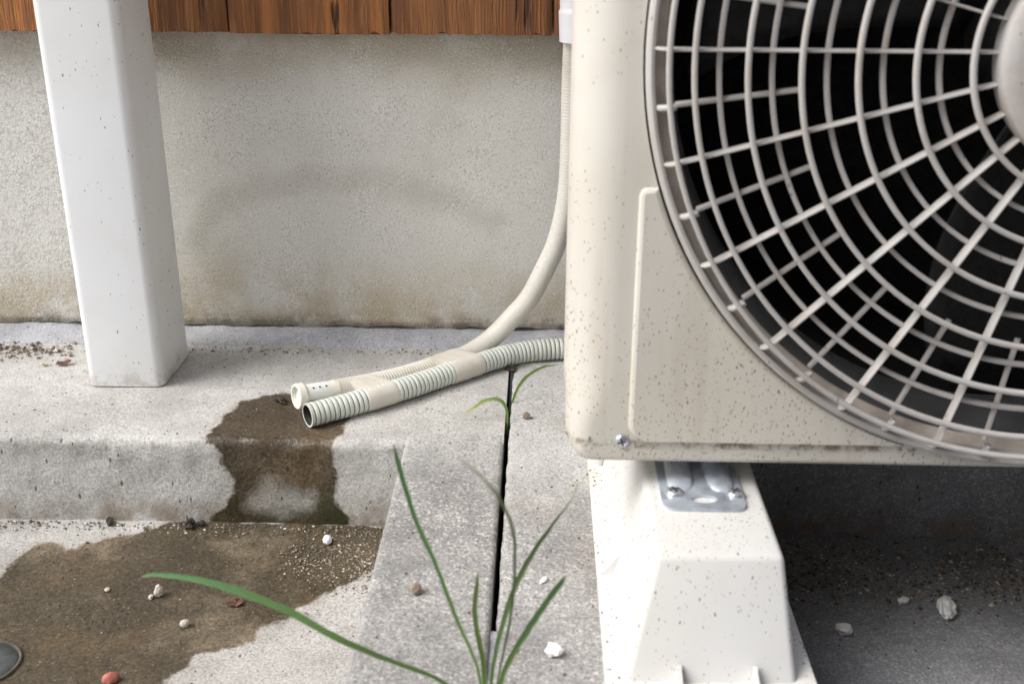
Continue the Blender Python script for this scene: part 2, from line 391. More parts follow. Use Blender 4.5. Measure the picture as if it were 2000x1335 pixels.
gr = mesh('concrete_floor', np.stack([X, Y, Zg], -1).reshape(-1, 3), grid_faces(len(xs), len(ys)), M['ground'], attrs={'wet': wet.ravel(), 'dry': np.full(wet.size, -.2)})
tag(gr, kind='structure')

# ledge along the foot of the wall: profile swept along x
YE, RF = -.262, .0085
def ledge(name, x0, x1, wetpoly=None, fine=None):
    prof = [(y, 0.0) for y in np.linspace(.06, YE+RF, 54)]
    prof += [(YE+RF-RF*sin(a), -RF+RF*cos(a)) for a in np.linspace(0, pi/2, 9)[1:]]
    prof += [(YE, z) for z in np.linspace(-RF, Z0-.03, 22)[1:]]
    sarc = [0.0]
    for a, b in zip(prof, prof[1:]): sarc.append(sarc[-1]+hypot(b[0]-a[0], b[1]-a[1]))
    sarc = np.array(sarc) - .06              # distance from the wall measured over the top and down the face
    xs = np.arange(fine[0], fine[1]+1e-6, .005) if fine else np.linspace(x0, x1, 30)
    if fine: xs = np.unique(np.concatenate([np.linspace(x0, fine[0], 20), xs, [x1]]))
    vs = []; wt = []
    for x in xs:
        for (y, z), s in zip(prof, sarc):
            e = .0013*fbm(x, y, z, 12) + (.0012*fbm(x, y, z, 60) if abs(s+YE) < .02 else 0)
            vs.append((x, y - (e*1.6 if s > -YE-.01 else 0), z + (e if s < -YE+.005 else 0)))
    SX, SS = np.meshgrid(xs, sarc, indexing='ij')
    w = np.full(SX.shape, -.2); dr = np.full(SX.shape, -.2)
    if wetpoly:
        w = sdf_poly(SX, SS, wetpoly[0])
        for isl in wetpoly[1:]: dr = np.clip(np.maximum(dr, sdf_poly(SX, SS, isl)), -.2, .2)
        w = np.clip(w, -.2, .2)
    nv = len(prof); fs = grid_faces(len(xs), nv)
    fs.append(tuple(range(nv))); fs.append(tuple(reversed(range((len(xs)-1)*nv, len(xs)*nv))))
    return tag(mesh(name, vs, fs, M['ledge'], attrs={'wet': w.ravel(), 'dry': dr.ravel()}, sharp=60), kind='structure')
LEDGEWET = [[(-0.282, 0.2157), (-0.276, 0.187), (-0.256, 0.1692), (-0.24, 0.1651), (-0.217, 0.1689), (-0.188, 0.1712), (-0.166, 0.1874), (-0.166, 0.2145), (-0.171, 0.2456), (-0.177, 0.2691), (-0.176, 0.3021), (-0.173, 0.3201), (-0.166, 0.341), (-0.163, 0.3516), (-0.295, 0.3544), (-0.287, 0.3367), (-0.276, 0.3222), (-0.265, 0.3038), (-0.267, 0.2936), (-0.276, 0.281), (-0.276, 0.2709), (-0.288, 0.2549)],
            [(-0.26, 0.3219), (-0.247, 0.3076), (-0.237, 0.293), (-0.219, 0.2968), (-0.203, 0.3088), (-0.196, 0.3035), (-0.192, 0.3127), (-0.195, 0.3274), (-0.208, 0.3318), (-0.231, 0.3344), (-0.254, 0.3312)]]
JL, JR = -.0282, -.0238                      # the open joint
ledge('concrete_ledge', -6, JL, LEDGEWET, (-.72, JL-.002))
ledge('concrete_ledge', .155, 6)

def slab(name, x0, x1, y0, y1, z1, mat, chip_l, chip_r, bev=.004):
    z0 = Z0-.02
    prof = [(x0, z) for z in np.linspace(z0, z1-bev, 7)] + [(x0+bev-bev*cos(a), z1-bev+bev*sin(a)) for a in np.linspace(0, pi/2, 5)[1:]]
    nleft = len(prof)
    prof += [(x, z1) for x in np.linspace(x0+bev, x1-bev, 22)[1:]]
    ntop = len(prof)
    prof += [(x1-bev+bev*sin(a), z1-bev+bev*cos(a)) for a in np.linspace(0, pi/2, 5)[1:]] + [(x1, z) for z in np.linspace(z1-bev, z0, 7)[1:]]
    ys = np.arange(y0, y1, .0035); vs = []
    for y in ys:
        for k, (x, z) in enumerate(prof):
            dx = 0
            if k < nleft: dx = chip_l*(fbm(1.3, y, z, 70)+.6*nz(4, y, z, 220))
            elif k >= ntop: dx = chip_r*(fbm(7.7, y, z, 70)+.6*nz(9, y, z, 220))
            vs.append((x+dx, y, z+(.0009*fbm(x, y, 3, 13) if z > z1-.002 else 0)))
    nv = len(prof); fs = grid_faces(len(ys), nv)
    fs.append(tuple(range(nv))); fs.append(tuple(reversed(range((len(ys)-1)*nv, len(ys)*nv))))
    return mesh(name, vs, fs, mat, sharp=60)
tag(slab('concrete_slab', -.1134, JL, -.95, -.245, .0009, M['slab'], .0005, .0004), 'speckled grey concrete slab left of the dark joint, beside the wet floor', 'slab')
tag(slab('concrete_slab', JR, .160, -.95, -.016, .0005, M['slab2'], .0011, .0005), 'brown-stained concrete slab right of the dark joint, carrying the white plastic foot', 'slab')
fill = [(JL-.001, y, -.004+.002*nz(0, y, 0, 60)) for y in np.arange(-.95, -.515, .006)]
vs = []
for i, (x, y, z) in enumerate(fill):
    for k in range(4): vs.append((JL-.002+(JR-JL+.004)*k/3, y, z+.0012*nz(k, y, 2, 120)))
tag(mesh('joint_mortar', vs, grid_faces(len(fill), 4), M['mortar']), 'grey mortar filling the near end of the joint between the slabs', 'mortar')

# ------------------------------------------------------------------ house wall
YW = -.012
house = tag(empty('house', (0, YW, 0)), 'house wall of pale rough render with brown wooden boards above', 'house')
def wall_part(): 
    xs = np.concatenate([[-6, -3, -1.2], np.arange(-.8, .5, .008), [1.2, 3, 6]]); zs = np.concatenate([[.0092], np.arange(.018, .331, .008), [.36]])
    X, Zz = np.meshgrid(xs, zs, indexing='ij'); d = np.full(X.shape, 1e9)
    for (ax, ay), (bx, by) in zip(ARC, ARC[1:]):
        ex, ey = bx-ax, by-ay; t = np.clip(((X-ax)*ex+(Zz-ay)*ey)/(ex*ex+ey*ey), 0, 1); d = np.minimum(d, np.hypot(X-ax-t*ex, Zz-ay-t*ey))
    vs = []
    for i, x in enumerate(xs):
        for j, z in enumerate(zs): vs.append((x, .0010*fbm(x, 0, z, 7)+.0007*nz(x, 1, z, 70), z + (.0036*fbm(x, 8, 0, 22)+.0026*nz(x, 9, 0, 130) if j == 0 else 0)))
    n = len(vs); fs = grid_faces(len(xs), len(zs))
    me = mesh('foundation_wall', vs, fs, M['wall'], house, attrs={'arc': np.clip(d, 0, 1).ravel()})
    mod = me.modifiers.new('thick', 'SOLIDIFY'); mod.thickness = .15; mod.offset = -1 if me.data.polygons[0].normal.y < 0 else 1
    return me
ARC = [(-0.36, 0.103), (-0.35, 0.12), (-0.33, 0.141), (-0.291, 0.16), (-0.237, 0.169), (-0.174, 0.169), (-0.117, 0.156), (-0.081, 0.144), (-0.049, 0.128)]
wall_part()
# mortar strip at the foot of the wall, with a broken upper edge
xs = np.concatenate([[-6, -2], np.arange(-.75, .2, .004), [1, 6]]); vs = []
for x in xs:
    e = .0035*fbm(x, 0, 0, 16)+.0022*nz(x, 3, 0, 90); b = .004*fbm(x, 5, 0, 14)+.0018*nz(x, 2, 0, 80)
    top = .0075+e*.6
    for y, z in ((.03, top+.001), (-.0035, top), (-.007, top-.0008), (-.016, .0055), (-.024, .0035+.001*nz(x, 1, 1, 60)), (-.033+b, .0026), (-.038+b, -.002)): vs.append((x, y, z))
mesh('mortar_strip', vs, grid_faces(len(xs), 7), M['mortar'], house, sharp=50)
# boards: vertical, rough-sawn, each its own piece
bx = [-.2978+.1545*k for k in range(-12, 13)]
for k, x0 in enumerate(bx):
    x1 = x0+.1525; z0 = .3165-YW*0+.0006*random.uniform(-1, 1); yf = -.022+random.uniform(-.0015, .0015)
    nx = 40; zs = [0, .003, .006, .012, .03, .06, .3, 1.2, 2.1]; vs = []
    for z in zs:
        for i in range(nx+1):
            x = x0+(x1-x0)*i/nx
            edge = .0025*max(0, 1-min(i, nx-i)/1.5)
            rag = (.0040*max(0, nz(x, k, 0, 110))+.0016*nz(x, k, 0, 420)) if z == 0 else 0
            vs.append((x, yf+edge+.0014*nz(x, k, z*.15, 110)+.0010*nz(x, k, z*.1, 380), z0+z+rag))
    nf = len(vs)
    for z in zs: vs += [(x1, .02, z0+z), (x0, .02, z0+z)]
    W_ = nx+1; fs = grid_faces(len(zs), W_)
    for j in range(len(zs)-1):
        a = nf+2*j; fs += [(j*W_+nx, a, a+2, (j+1)*W_+nx), (a, a+1, a+3, a+2), (a+1, j*W_, (j+1)*W_, a+3)]
    fs += [tuple(range(W_)) + (nf, nf+1), tuple(range((len(zs)-1)*W_, len(zs)*W_)) + (nf+2*len(zs)-2, nf+2*len(zs)-1)]
    mesh('siding_board', vs, fs, M['wood'], house, sharp=50)
bmobj('wall_core', bbox(-6, 6, .022, .15, .361, 2.42), M['black'], house, False)

# unseen wall added behind the viewer to shade the unit and the floor
bw = tag(empty('shade_wall', (2.65, -1.70, Z0)), 'plain grey block wall added unseen behind the viewer to shade the unit', 'wall')
for r in range(13):
    for k in range(-1, 11):
        x0 = -.55+.40*k+(.2 if r % 2 else 0)-2.0
        bmobj('block', bbox(x0, x0+.39, -.06, .06, .2*r, .2*r+.19, .006, 1), M['mortar'], bw, False)
bmobj('mortar_core', bbox(-2.7, 2.4, -.05, .05, 0, 2.6), M['slab'], bw, False)

# ------------------------------------------------------------------ white pipe duct
duct = tag(empty('pipe_duct', (-.394, -.115, 0)), 'white plastic pipe duct standing upright on the ledge against the wall', 'duct')
def duct_part():
    x0, x1, y0, y1, r = -.0365, .0365, -.0425, .043, .0085
    ring = []
    for cx, cy, a0 in ((x1-r, y0+r, -pi/2), (x1-r, y1-r, 0), (x0+r, y1-r, pi/2), (x0+r, y0+r, pi)):
        for k in range(7): a = a0+k/6*pi/2; ring.append((cx+r*cos(a), cy+r*sin(a)))
    n = len(ring); zs = [.0012, .002, .006, .3, 1.2, 2.2]; vs = []
    for z in zs:
        for (x, y) in ring: vs.append((x*(1-.006*(z < .0015)), y, z + .0006*nz(x, y, 0, 40)*(z < .003)))
    for z in (2.2, .0012):
        for (x, y) in ring: vs.append((x*.95, y*.95, z))
    fs = grid_faces(len(zs)+2, n, True)
    last = (len(zs)+1)*n
    fs += [(last+j, last+(j+1) % n, (j+1) % n, j) for j in range(n)]
    mesh('duct_cover', vs, fs, M['duct'], duct, sharp=50)
    bmobj('wall_clip', bbox(-.03, .03, .0425, .087, .62, .66, .003), M['duct'], duct)
duct_part()
WORLD = True

# ------------------------------------------------------------------ outdoor unit
CX, CZ, YF = .318, .3600, -.47               # centre of the fan opening, plane of the front panel
unit = tag(empty('outdoor_unit', (.40, -.33, .0785)), 'cream air conditioner outdoor unit with round fan grille, flecked with dirt', 'air conditioner')
def lathe(name, prof, mat, parent, n=144, closed=False, sharp=40, cx=CX, cz=CZ):
    vs = []
    for r, y in prof:
        for k in range(n):
            a = 2*pi*k/n; vs.append((cx+r*cos(a), y, cz+r*sin(a)))
    m = len(prof); fs = grid_faces(m, n, True)
    if closed: fs += [((m-1)*n+j, (m-1)*n+(j+1) % n, (j+1) % n, j) for j in range(n)]
    return mesh(name, vs, fs, mat, parent, sharp=sharp)
def casing():
    x0, x1, z0, z1, rc = .0180, .797, .0955, .636, .018
    pts = []
    def line(a, b, n): pts.extend([(a[0]+(b[0]-a[0])*i/n, a[1]+(b[1]-a[1])*i/n) for i in range(n)])
    def arc(cx, cz, a0): pts.extend([(cx+rc*cos(a0+pi/2*i/8), cz+rc*sin(a0+pi/2*i/8)) for i in range(8)])
    arc(x0+rc, z0+rc, pi); line((x0+rc, z0), (x1-rc, z0), 24); arc(x1-rc, z0+rc, -pi/2); line((x1, z0+rc), (x1, z1-rc), 20)
    arc(x1-rc, z1-rc, 0); line((x1-rc, z1), (x0+rc, z1), 24); arc(x0+rc, z1-rc, pi/2); line((x0, z1-rc), (x0, z0+rc), 48)
    n = len(pts); nrm = []; rad = []
    for i in range(n):
        a, b = pts[i-1], pts[(i+1) % n]; d = Vector((b[0]-a[0], b[1]-a[1])).normalized(); nx, nzv = d.y, -d.x; nrm.append((nx, nzv))
        w = max(0.0, -nx)**2; e = min(1.0, max(0.0, (pts[i][1]-z0-rc)/.045)) if w > .99 else 0
        rad.append(.0045 + w*(.0125 + .015*e*e*(3-2*e)) if pts[i][1] < .5 else .0045 + w*.0125)
    rows = []
    for y, d in ((-.182, .012), (YF+.047, .012), (YF+.046, .0)):
        rows.append([(x-nx*d, y, z-nv*d) for (x, z), (nx, nv) in zip(pts, nrm)])
    for k in range(9):
        f = k/8*pi/2
        rows.append([(x-nx*r*(1-cos(f)), YF+r*(1-sin(f)), z-nv*r*(1-cos(f))) for (x, z), (nx, nv), r in zip(pts, nrm, rad)])
    vs = [v for row in rows for v in row]
    vs = [(x+(.0016 if (z < .1395 and x < .1 and y < -.40) else 0)*max(0, 1-(x-x0)/.03), y, z) for x, y, z in vs]
    bm = bmesh.new(); bv = [bm.verts.new(v) for v in vs]
    for f in grid_faces(len(rows), n, True): bm.faces.new([bv[i] for i in f])
    bm.faces.new(bv[:n])
    ring = [bm.verts.new((CX+.2606*cos(2*pi*k/144), YF, CZ+.2606*sin(2*pi*k/144))) for k in range(144)]
    # the opening would break the lower lip: keep it just inside the panel
    for v in ring:
        if v.co.z < z0+.0052: v.co.z = z0+.0052
    ed = [bm.edges.new((ring[k], ring[(k+1) % 144])) for k in range(144)]
    last = bv[-n:]
    oe = [bm.edges.get((last[k], last[(k+1) % n])) for k in range(n)]
    bm.edges.ensure_lookup_table()
    bmesh.ops.triangle_fill(bm, use_beauty=True, use_dissolve=False, edges=ed+oe)
    r2 = [bm.verts.new((v.co.x, YF+.014, v.co.z)) for v in ring]
    for k in range(144): bm.faces.new((ring[k], ring[(k+1) % 144], r2[(k+1) % 144], r2[k]))
    return bmobj('casing', bm, M['unit'], unit, sharp=35)
casing()
bmobj('inner_box', bbox(.032, .78, -.20, -.19, .11, .62), M['black'], unit, False)
# pressed raised panel in the lower corners
def raised(sx):
    xl, zb, zt, rc, R = .0592, .1125, .279, .012, .2606
    P = [(xl+.004, zt), (xl+.0012, zt-.0015), (xl, zt-.005)]
    P += [(xl+rc-rc*cos(a), zb+rc-rc*sin(a)) for a in np.linspace(0, pi/2, 9)]
    a0 = pi+math.asin((CZ-zt)/R); a1 = 3*pi/2-math.acos((CZ-zb)/R)
    P += [(CX+R*cos(a), CZ+R*sin(a)) for a in np.linspace(a1, a0, 26)]
    if sx < 0: P = [(2*CX-x if 0 else 2*.402-x, z) for x, z in P]
    bm = bmesh.new(); n = len(P); c = Vector((sum(p[0] for p in P)/n, 0, sum(p[1] for p in P)/n))
    rows = []
    for d, y in ((0, YF+.002), (0, YF-.0004), (.0012, YF-.0022), (.003, YF-.0030)):
        row = []
        for i, (x, z) in enumerate(P):
            a, b = P[i-1], P[(i+1) % n]; t = Vector((b[0]-a[0], b[1]-a[1])).normalized(); nx, nv = t.y*sx, -t.x*sx
            k = 12; dd = d*min(1, min(abs(i-(k-1)), abs(i-k))/6) if i > 5 else d
            row.append(bm.verts.new((x-nx*dd, y, z-nv*dd)))
        rows.append(row)
    for r0, r1 in zip(rows, rows[1:]):
        for k in range(n): bm.faces.new((r0[k], r0[(k+1) % n], r1[(k+1) % n], r1[k]))
    bm.faces.new(rows[-1])
    bmobj('raised_panel', bm, M['unit'], unit, sharp=22)
raised(1)
# opening behind the grille
lathe('opening_rim', [(.2540, -.464), (.2530, -.4632), (.2475, -.4620), (.2465, -.4605)], M['collar_in'], unit)
lathe('fan_shroud', [(.2465, -.4606), (.2435, -.4550), (.2400, -.440), (.2380, -.418), (.2400, -.408), (.2450, -.400)], M['shroud'], unit)
lathe('fan_chamber', [(.2450, -.400), (.2450, -.215), (.001, -.214)], M['black'], unit, sharp=30)
fan = lathe('fan', [(.001, -.436), (.030, -.435), (.042, -.431), (.046, -.42), (.046, -.37), (.001, -.369)], M['fan'], unit, 48)
for k in range(3):
    vs = []
    for i in range(10):
        r = .044+.182*i/9
        for j in range(10):
            u = j/9; a = 2*pi*k/3 + .5 + (u-.5)*(1.05-.15*i/9) + .25*(i/9)**2
            y = -.40 + (u-.5)*.055*(1-.35*i/9) + .008*sin(pi*u); vs.append((CX+r*cos(a), y, CZ+r*sin(a)))
    b = mesh('fan_blade', vs, grid_faces(10, 10), M['fan'], fan); m = b.modifiers.new('t', 'SOLIDIFY'); m.thickness = .0025
# grille
grille = lathe('fan_grille', [(.2592, YF+.008), (.2592, YF-.0045), (.2584, YF-.0066), (.2566, YF-.0076), (.2548, YF-.0070), (.2538, YF-.005), (.2534, YF+.009)], M['grille'], unit)
def rect_ring(name, r, w, yf, dep, n=144):
    h = w/2; b = w*.17
    return lathe(name, [(r-h, yf+dep), (r-h, yf+b), (r-h+b, yf), (r+h-b, yf), (r+h, yf+b), (r+h, yf+dep)], M['grille'], grille, n, closed=True, sharp=60)
for r in (.2475, .2335, .2040, .1745, .1435, .1120, .0810): rect_ring('front_ring', r, .0031, YF-.0185, .0036)
for r in (.2185, .1890, .1585, .1275, .0965): rect_ring('rear_ring', r, .0029, YF-.0085, .0034)
lathe('grille_hub', [(.0665, YF-.004), (.0675, YF-.014), (.0665, YF-.0195), (.064, YF-.0215), (.058, YF-.0222), (.030, YF-.0232), (.0005, YF-.0235)], M['grille'], grille, 96)
def spoke(name, ang, r0, r1, w, yf, dep, hook):
    st = [(r0, yf, dep), (r1-.004, yf, dep)]
    if hook: st += [(r1+.001, yf+.0005, dep*.9), (r1+.0050, yf+.0032, dep*.8), (r1+.0082, yf+.0095, .006)]
    d = Vector((cos(ang), 0, sin(ang))); t = Vector((-sin(ang), 0, cos(ang))); c = Vector((CX, 0, CZ)); vs = []
    for r, y, dp in st:
        for a, b in ((-.5, dp), (-.5, .0012), (-.22, 0), (.22, 0), (.5, .0012), (.5, dp)): vs.append(c+d*r+t*(a*w)+Vector((0, y+b, 0)))
    fs = grid_faces(len(st), 6, True) + [tuple(range(6)), tuple(reversed(range(len(vs)-6, len(vs))))]
    mesh(name, vs, fs, M['grille'], grille, sharp=40)
for k in range(24):
    spoke('long_spoke', pi+k*2*pi/24, .066, .2475, .0017, YF-.0148, .0080, True)
    spoke('short_spoke', pi+(k+.5)*2*pi/24, .1735, .2475, .0032, YF-.0052, .0028, False)
    spoke('spoke_hook', pi+(k+.5)*2*pi/24, .2455, .2475, .0032, YF-.0135, .0055, True)
# screws
def screw(name, c, r, parent, axis, rot=.3):
    """cross-head screw, axis = outward direction"""
    q = Vector(axis).to_track_quat('Z', 'Y').to_matrix().to_4x4(); T = Matrix.Translation(c) @ q @ Matrix.Rotation(rot, 4, 'Z')
    prof = [(r*1.0, -.001), (r, .0008), (r*.93, .0014), (r*.7, .0021), (r*.35, .0025)]
    vs = [T @ Vector((a*cos(2*pi*k/24), a*sin(2*pi*k/24), b)) for a, b in prof for k in range(24)]
    fs = grid_faces(len(prof), 24, True) + [tuple(range(len(vs)-24, len(vs)))]
    s = mesh(name, vs, fs, M['screw'], parent, sharp=50)
    bm = bmesh.new()
    for a in (0, pi/2):
        m = bmesh.ops.create_cube(bm, size=1)['verts']
        bmesh.ops.transform(bm, matrix=T @ Matrix.Rotation(a, 4, 'Z') @ Matrix.Translation((0, 0, .0022)) @ Matrix.Diagonal((r*1.15, r*.26, .0009 if a else .00086, 1)), verts=m)
    bmobj('cross_slot', bm, M['recess'], s, False)
    return s
screw('panel_screw', (.0556, YF-.0002, .1115), .0046, unit, (0, -1, 0))
# mounting bracket of the unit
def bracket():
    x0, x1, y0, y1, z, r = .0815, .1350, -.4990, -.395, .0790, .008
    bm = bmesh.new(); P = [(x0, y1), ] + [(x0+r-r*cos(a), y0+r-r*sin(a)) for a in np.linspace(0, pi/2, 6)] + [(x1-r+r*sin(a), y0+r-r*cos(a)) for a in np.linspace(0, pi/2, 6)] + [(x1, y1)]
    H = [(.1090+.0085*cos(a), -.4865+.0052*sin(a)) for a in np.linspace(0, 2*pi, 25)[:-1]]
    top = [bm.verts.new((x, y, z)) for x, y in P]; hol = [bm.verts.new((x, y, z)) for x, y in H]
    def loop(L): return [bm.edges.new((L[i], L[(i+1) % len(L)])) for i in range(len(L))]
    bmesh.ops.triangle_fill(bm, use_beauty=True, edges=loop(top)+loop(hol))
    bot = [bm.verts.new((v.co.x, v.co.y, z-.0024)) for v in top]; hb = [bm.verts.new((v.co.x, v.co.y, z-.0024)) for v in hol]
    for A, B in ((top, bot), (hol, hb)):
        for i in range(len(A)): bm.faces.new((A[i], A[(i+1) % len(A)], B[(i+1) % len(A)], B[i]))
    o = bmobj('mounting_bracket', bm, M['zinc'], unit, sharp=40)
    # pressed channel ribs that climb to the base pan
    for xc in (.0945, .1235):
        vs = []; n = 12
        st = [(-.4775, .0, .4), (-.474, .45, .8), (-.466, .85, 1), (-.452, 1.0, 1), (-.440, 1.45, 1.05), (-.428, 2.1, 1.1), (-.415, 2.4, 1.15), (-.395, 2.45, 1.15)]
        for y, h, w in st:
            for k in range(n+1):
                a = pi*k/n; vs.append((xc+(.1085-xc)*.10*h-cos(a)*.0088*w, y, z-.0003+sin(a)**.8*.0046*h*(1 if h < 1.2 else 1.35)))
        mesh('pressed_rib', vs, grid_faces(len(st), n+1), M['zinc'], o, sharp=70)
    vs = [(x, y, zz) for y, zz in ((-.440, .0788), (-.433, .0800), (-.424, .090), (-.420, .0966), (-.395, .0967)) for x in (.0825, .092, .109, .126, .134)]
    mesh('bracket_riser', vs, grid_faces(5, 5), M['zinc'], o, sharp=50)
    screw('bracket_screw', (.0905, -.4795, .0794), .0058, o, (0, 0, 1), .4); screw('bracket_screw', (.1300, -.4795, .0794), .0058, o, (0, 0, 1), .9)
bracket()

# ------------------------------------------------------------------ plastic foot under the unit
foot = tag(empty('support_foot', (.1067, -.38, .001)), 'white plastic support foot under the left end of the outdoor unit', 'support block')
def foot_parts():
    bm = bmesh.new()
    lo = [(.0545, -.5775), (.1575, -.5755), (.1575, -.165), (.0545, -.165)]; hi = [(.0725, -.5495), (.1485, -.5480), (.1485, -.195), (.0725, -.195)]
    # waisted body: wider shoulder near the front, as moulded
    vs = [bm.verts.new((x, y, .0052)) for x, y in lo] + [bm.verts.new((x, y, .0766)) for x, y in hi]
    for f in ((0, 1, 5, 4), (1, 2, 6, 5), (2, 3, 7, 6), (3, 0, 4, 7), (4, 5, 6, 7), (3, 2, 1, 0)): bm.faces.new([vs[i] for i in f])
    ed = [e for e in bm.edges if max(v.co.z for v in e.verts) > .07]
    bmesh.ops.bevel(bm, geom=ed, offset=.0042, segments=4, profile=.5, affect='EDGES')
    bmobj('foot_body', bm, M['foot'], foot, sharp=50)
    bmobj('flange', bbox(.0435, .1695, -.605, -.140, -.0015, .0060, .0015), M['flange'], foot)
    for x in (.0868, .1316):
        bm = bmesh.new(); P = [(-.604, .0058), (-.576, .0058), (-.5735, .0165), (-.5750, .0175), (-.5790, .0145), (-.604, .0085)]
        a = [bm.verts.new((x-.0012, y, z)) for y, z in P]; b = [bm.verts.new((x+.0012, y, z)) for y, z in P]
        bm.faces.new(a); bm.faces.new(list(reversed(b)))
        for i in range(6): bm.faces.new((a[i], b[i], b[(i+1) % 6], a[(i+1) % 6]))
        bmobj('stiffener', bm, M['foot'], foot, False)
    bm = bmesh.new(); P = [(.0455, .0058), (.0575, .0058), (.0600, .022), (.0575, .022)]
    a = [bm.verts.new((x, -.4665, z)) for x, z in P]; b = [bm.verts.new((x, -.4635, z)) for x, z in P]
    bm.faces.new(a); bm.faces.new(list(reversed(b)))
    for i in range(4): bm.faces.new((a[i], b[i], b[(i+1) % 4], a[(i+1) % 4]))
    bmobj('stiffener', bm, M['foot'], foot, False)
    bm = bmesh.new(); bmesh.ops.create_cone(bm, cap_ends=True, segments=20, radius1=.0055, radius2=.005, depth=.012, matrix=Matrix.Translation((.0515, -.305, .0105)))
    bmobj('peg', bm, M['foot'], foot)
foot_parts()

# ------------------------------------------------------------------ hoses
FP = [(-.2039, -.2355, .0112), (-.1622, -.2051, .0112), (-.1195, -.1696, .0112), (-.0742, -.1279, .0112), (-.0255, -.0872, .0112), (.0264, -.0700, .0112), (.10, -.066, .0112), (.20, -.075, .0112), (.30, -.078, .0112)]
RP = [(-.2155, -.2200, .0225), (-.1955, -.2058, .0206), (-.1752, -.1886, .0170), (-.1342, -.1530, .0122), (-.0888, -.1113, .0116), (-.0655, -.0885, .0135), (-.0442, -.0725, .0250), (-.0235, -.0690, .047), (-.0082, -.069, .0664), (.0052, -.069, .0936), (.0164, -.069, .1202), (.0242, -.069, .1514), (.0283, -.069, .1869), (.0291, -.069, .2361), (.0290, -.072, .2836), (.0300, -.085, .335)]
class Path:
    def __init__(s, P): s.q = even(P, .0004); s.st = sum(((b-a).length for a, b in zip(s.q, s.q[1:])))/(len(s.q)-1); s.L = s.st*(len(s.q)-1)
    def __call__(s, d):
        u = max(0, min(d/s.st, len(s.q)-1.001)); k = int(u); return s.q[k].lerp(s.q[k+1], u-k)
F, Rr = Path(FP), Path(RP)
h1 = tag(empty('drain_hose', (-.2039, -.2355, 0)), 'pale green ribbed drain hose with open dark end lying over the wet patch', 'hose')
def ribbed():
    R, p = .0109, .0047; Q = []; rad = []; flag = []
    n = int(F.L/p)
    for i in range(n):
        for u, dr, g in ((0, .0017, 1), (.10, .0017, 1), (.15, .0003, 0), (.26, 0, 0), (.86, 0, 0), (.95, .0003, 0)):
            if i == 0 and u < .2: continue
            Q.append(F((i+u)*p)); rad.append(R-dr*(.85+.3*random.random())+.00012*random.uniform(-1, 1)); flag.append(g)
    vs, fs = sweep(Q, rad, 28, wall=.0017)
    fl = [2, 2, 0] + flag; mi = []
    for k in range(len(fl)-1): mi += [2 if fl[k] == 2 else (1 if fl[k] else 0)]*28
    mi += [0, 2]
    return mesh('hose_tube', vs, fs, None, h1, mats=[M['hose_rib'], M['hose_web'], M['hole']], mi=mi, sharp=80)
ribbed()
h2 = tag(empty('drain_hose', (-.2155, -.2200, .011)), 'beige drain hose curving down the wall to a white perforated end piece', 'hose')
def smooth_hose():
    Q = []; rad = []; d = .036
    while d < Rr.L:
        u = (d % .0031)/.0031
        amp = .00035 if .06 < d < .165 else .00011
        Q.append(Rr(d)); rad.append(.0102-amp+amp*cos(2*pi*u)); d += .00052
    vs, fs = sweep(Q, rad, 28); mesh('hose_tube', vs, fs, M['hose_smooth'], h2, sharp=60)
    Q = [Rr(.004+.0015*k) for k in range(26)]; rad = [.0094 if k < 20 else .0094+(k-20)*.00008 for k in range(26)]
    vs, fs = sweep(Q, rad, 28); con = mesh('end_pipe', vs, fs, M['connector'], h2, sharp=60)
    T, N = frames(Q)
    for k in (7, 11, 15):                     # drip holes
        t = T[k]; up = (Vector((0, -.62, .78)) - t*Vector((0, -.62, .78)).dot(t)).normalized(); c = Q[k]+up*.0094
        bm = bmesh.new(); bmesh.ops.create_cone(bm, cap_ends=True, segments=12, radius1=.00085, radius2=.00085, depth=.0009, matrix=Matrix.Translation(c) @ up.to_track_quat('Z', 'Y').to_matrix().to_4x4())
        bmobj('drip_hole', bm, M['hole'], con, False)
    q = Rr(.018); t = (Rr(.020)-Rr(.016)).normalized()
    Q = [Rr(.0004*k*1.0) for k in range(0, 23)]; rad = [.0112 if k < 2 else .0117 if k < 17 else .0117-(k-17)*.0003 for k in range(23)]
    vs, fs = sweep(Q, rad, 20, wall=.0022)
    mi = [0]*len(fs)
    mesh('end_collar', vs, fs, M['collar'], h2, sharp=35)
smooth_hose()
def band(s0, s1, label):
    vs = []; n = 14; seg = 40; r = .0114
    for i in range(n):
        s = s0+(s1-s0)*i/(n-1); c = F(s); t = (F(s+.002)-F(s-.002)).normalized()
        # matching point of the other hose in the plane across the path
        best = min((abs((Rr(x)-c).dot(t)), x) for x in np.arange(.02, .24, .0006))[1]; c2 = Rr(best)
        e = (c2-c); e -= t*e.dot(t); L = e.length; e.normalize(); b = t.cross(e)
        rr = r + .00045*nz(s*170, 0, 0, 1) - (.0005 if i in (0, n-1) else 0)
        for k in range(seg):
            a = 2*pi*k/seg; ce, cb = cos(a), sin(a)
            mid = c + e*(L if ce > 0 else 0) if abs(ce) > 1e-6 else c
            r2 = rr-(.0006 if ce > 0 else 0)+.00025*nz(a*2.5, s*300, 0, 1)
            p = mid + e*(ce*r2) + b*(cb*r2)
            pinch = 1-.30*max(0, 1-abs(((p-c).dot(e)-L/2)/(L*.5)))
            p = p - b*((p-c).dot(b))*(1-pinch)
            f = (p-c).dot(e)/L
            p += t*(-.0078*max(0, f)+.0012*nz(a*2, s*0+i*.001, s0*50, 1))
            vs.append(p)
    fs = grid_faces(n, seg, True) + [tuple(range(seg)), tuple(reversed(range((n-1)*seg, n*seg)))]
    return tag(mesh('tape_band', vs, fs, M['tape'], sharp=50), label, 'tape')
band(.0585, .0900, 'beige tape band round both hoses, the one nearer their open ends')
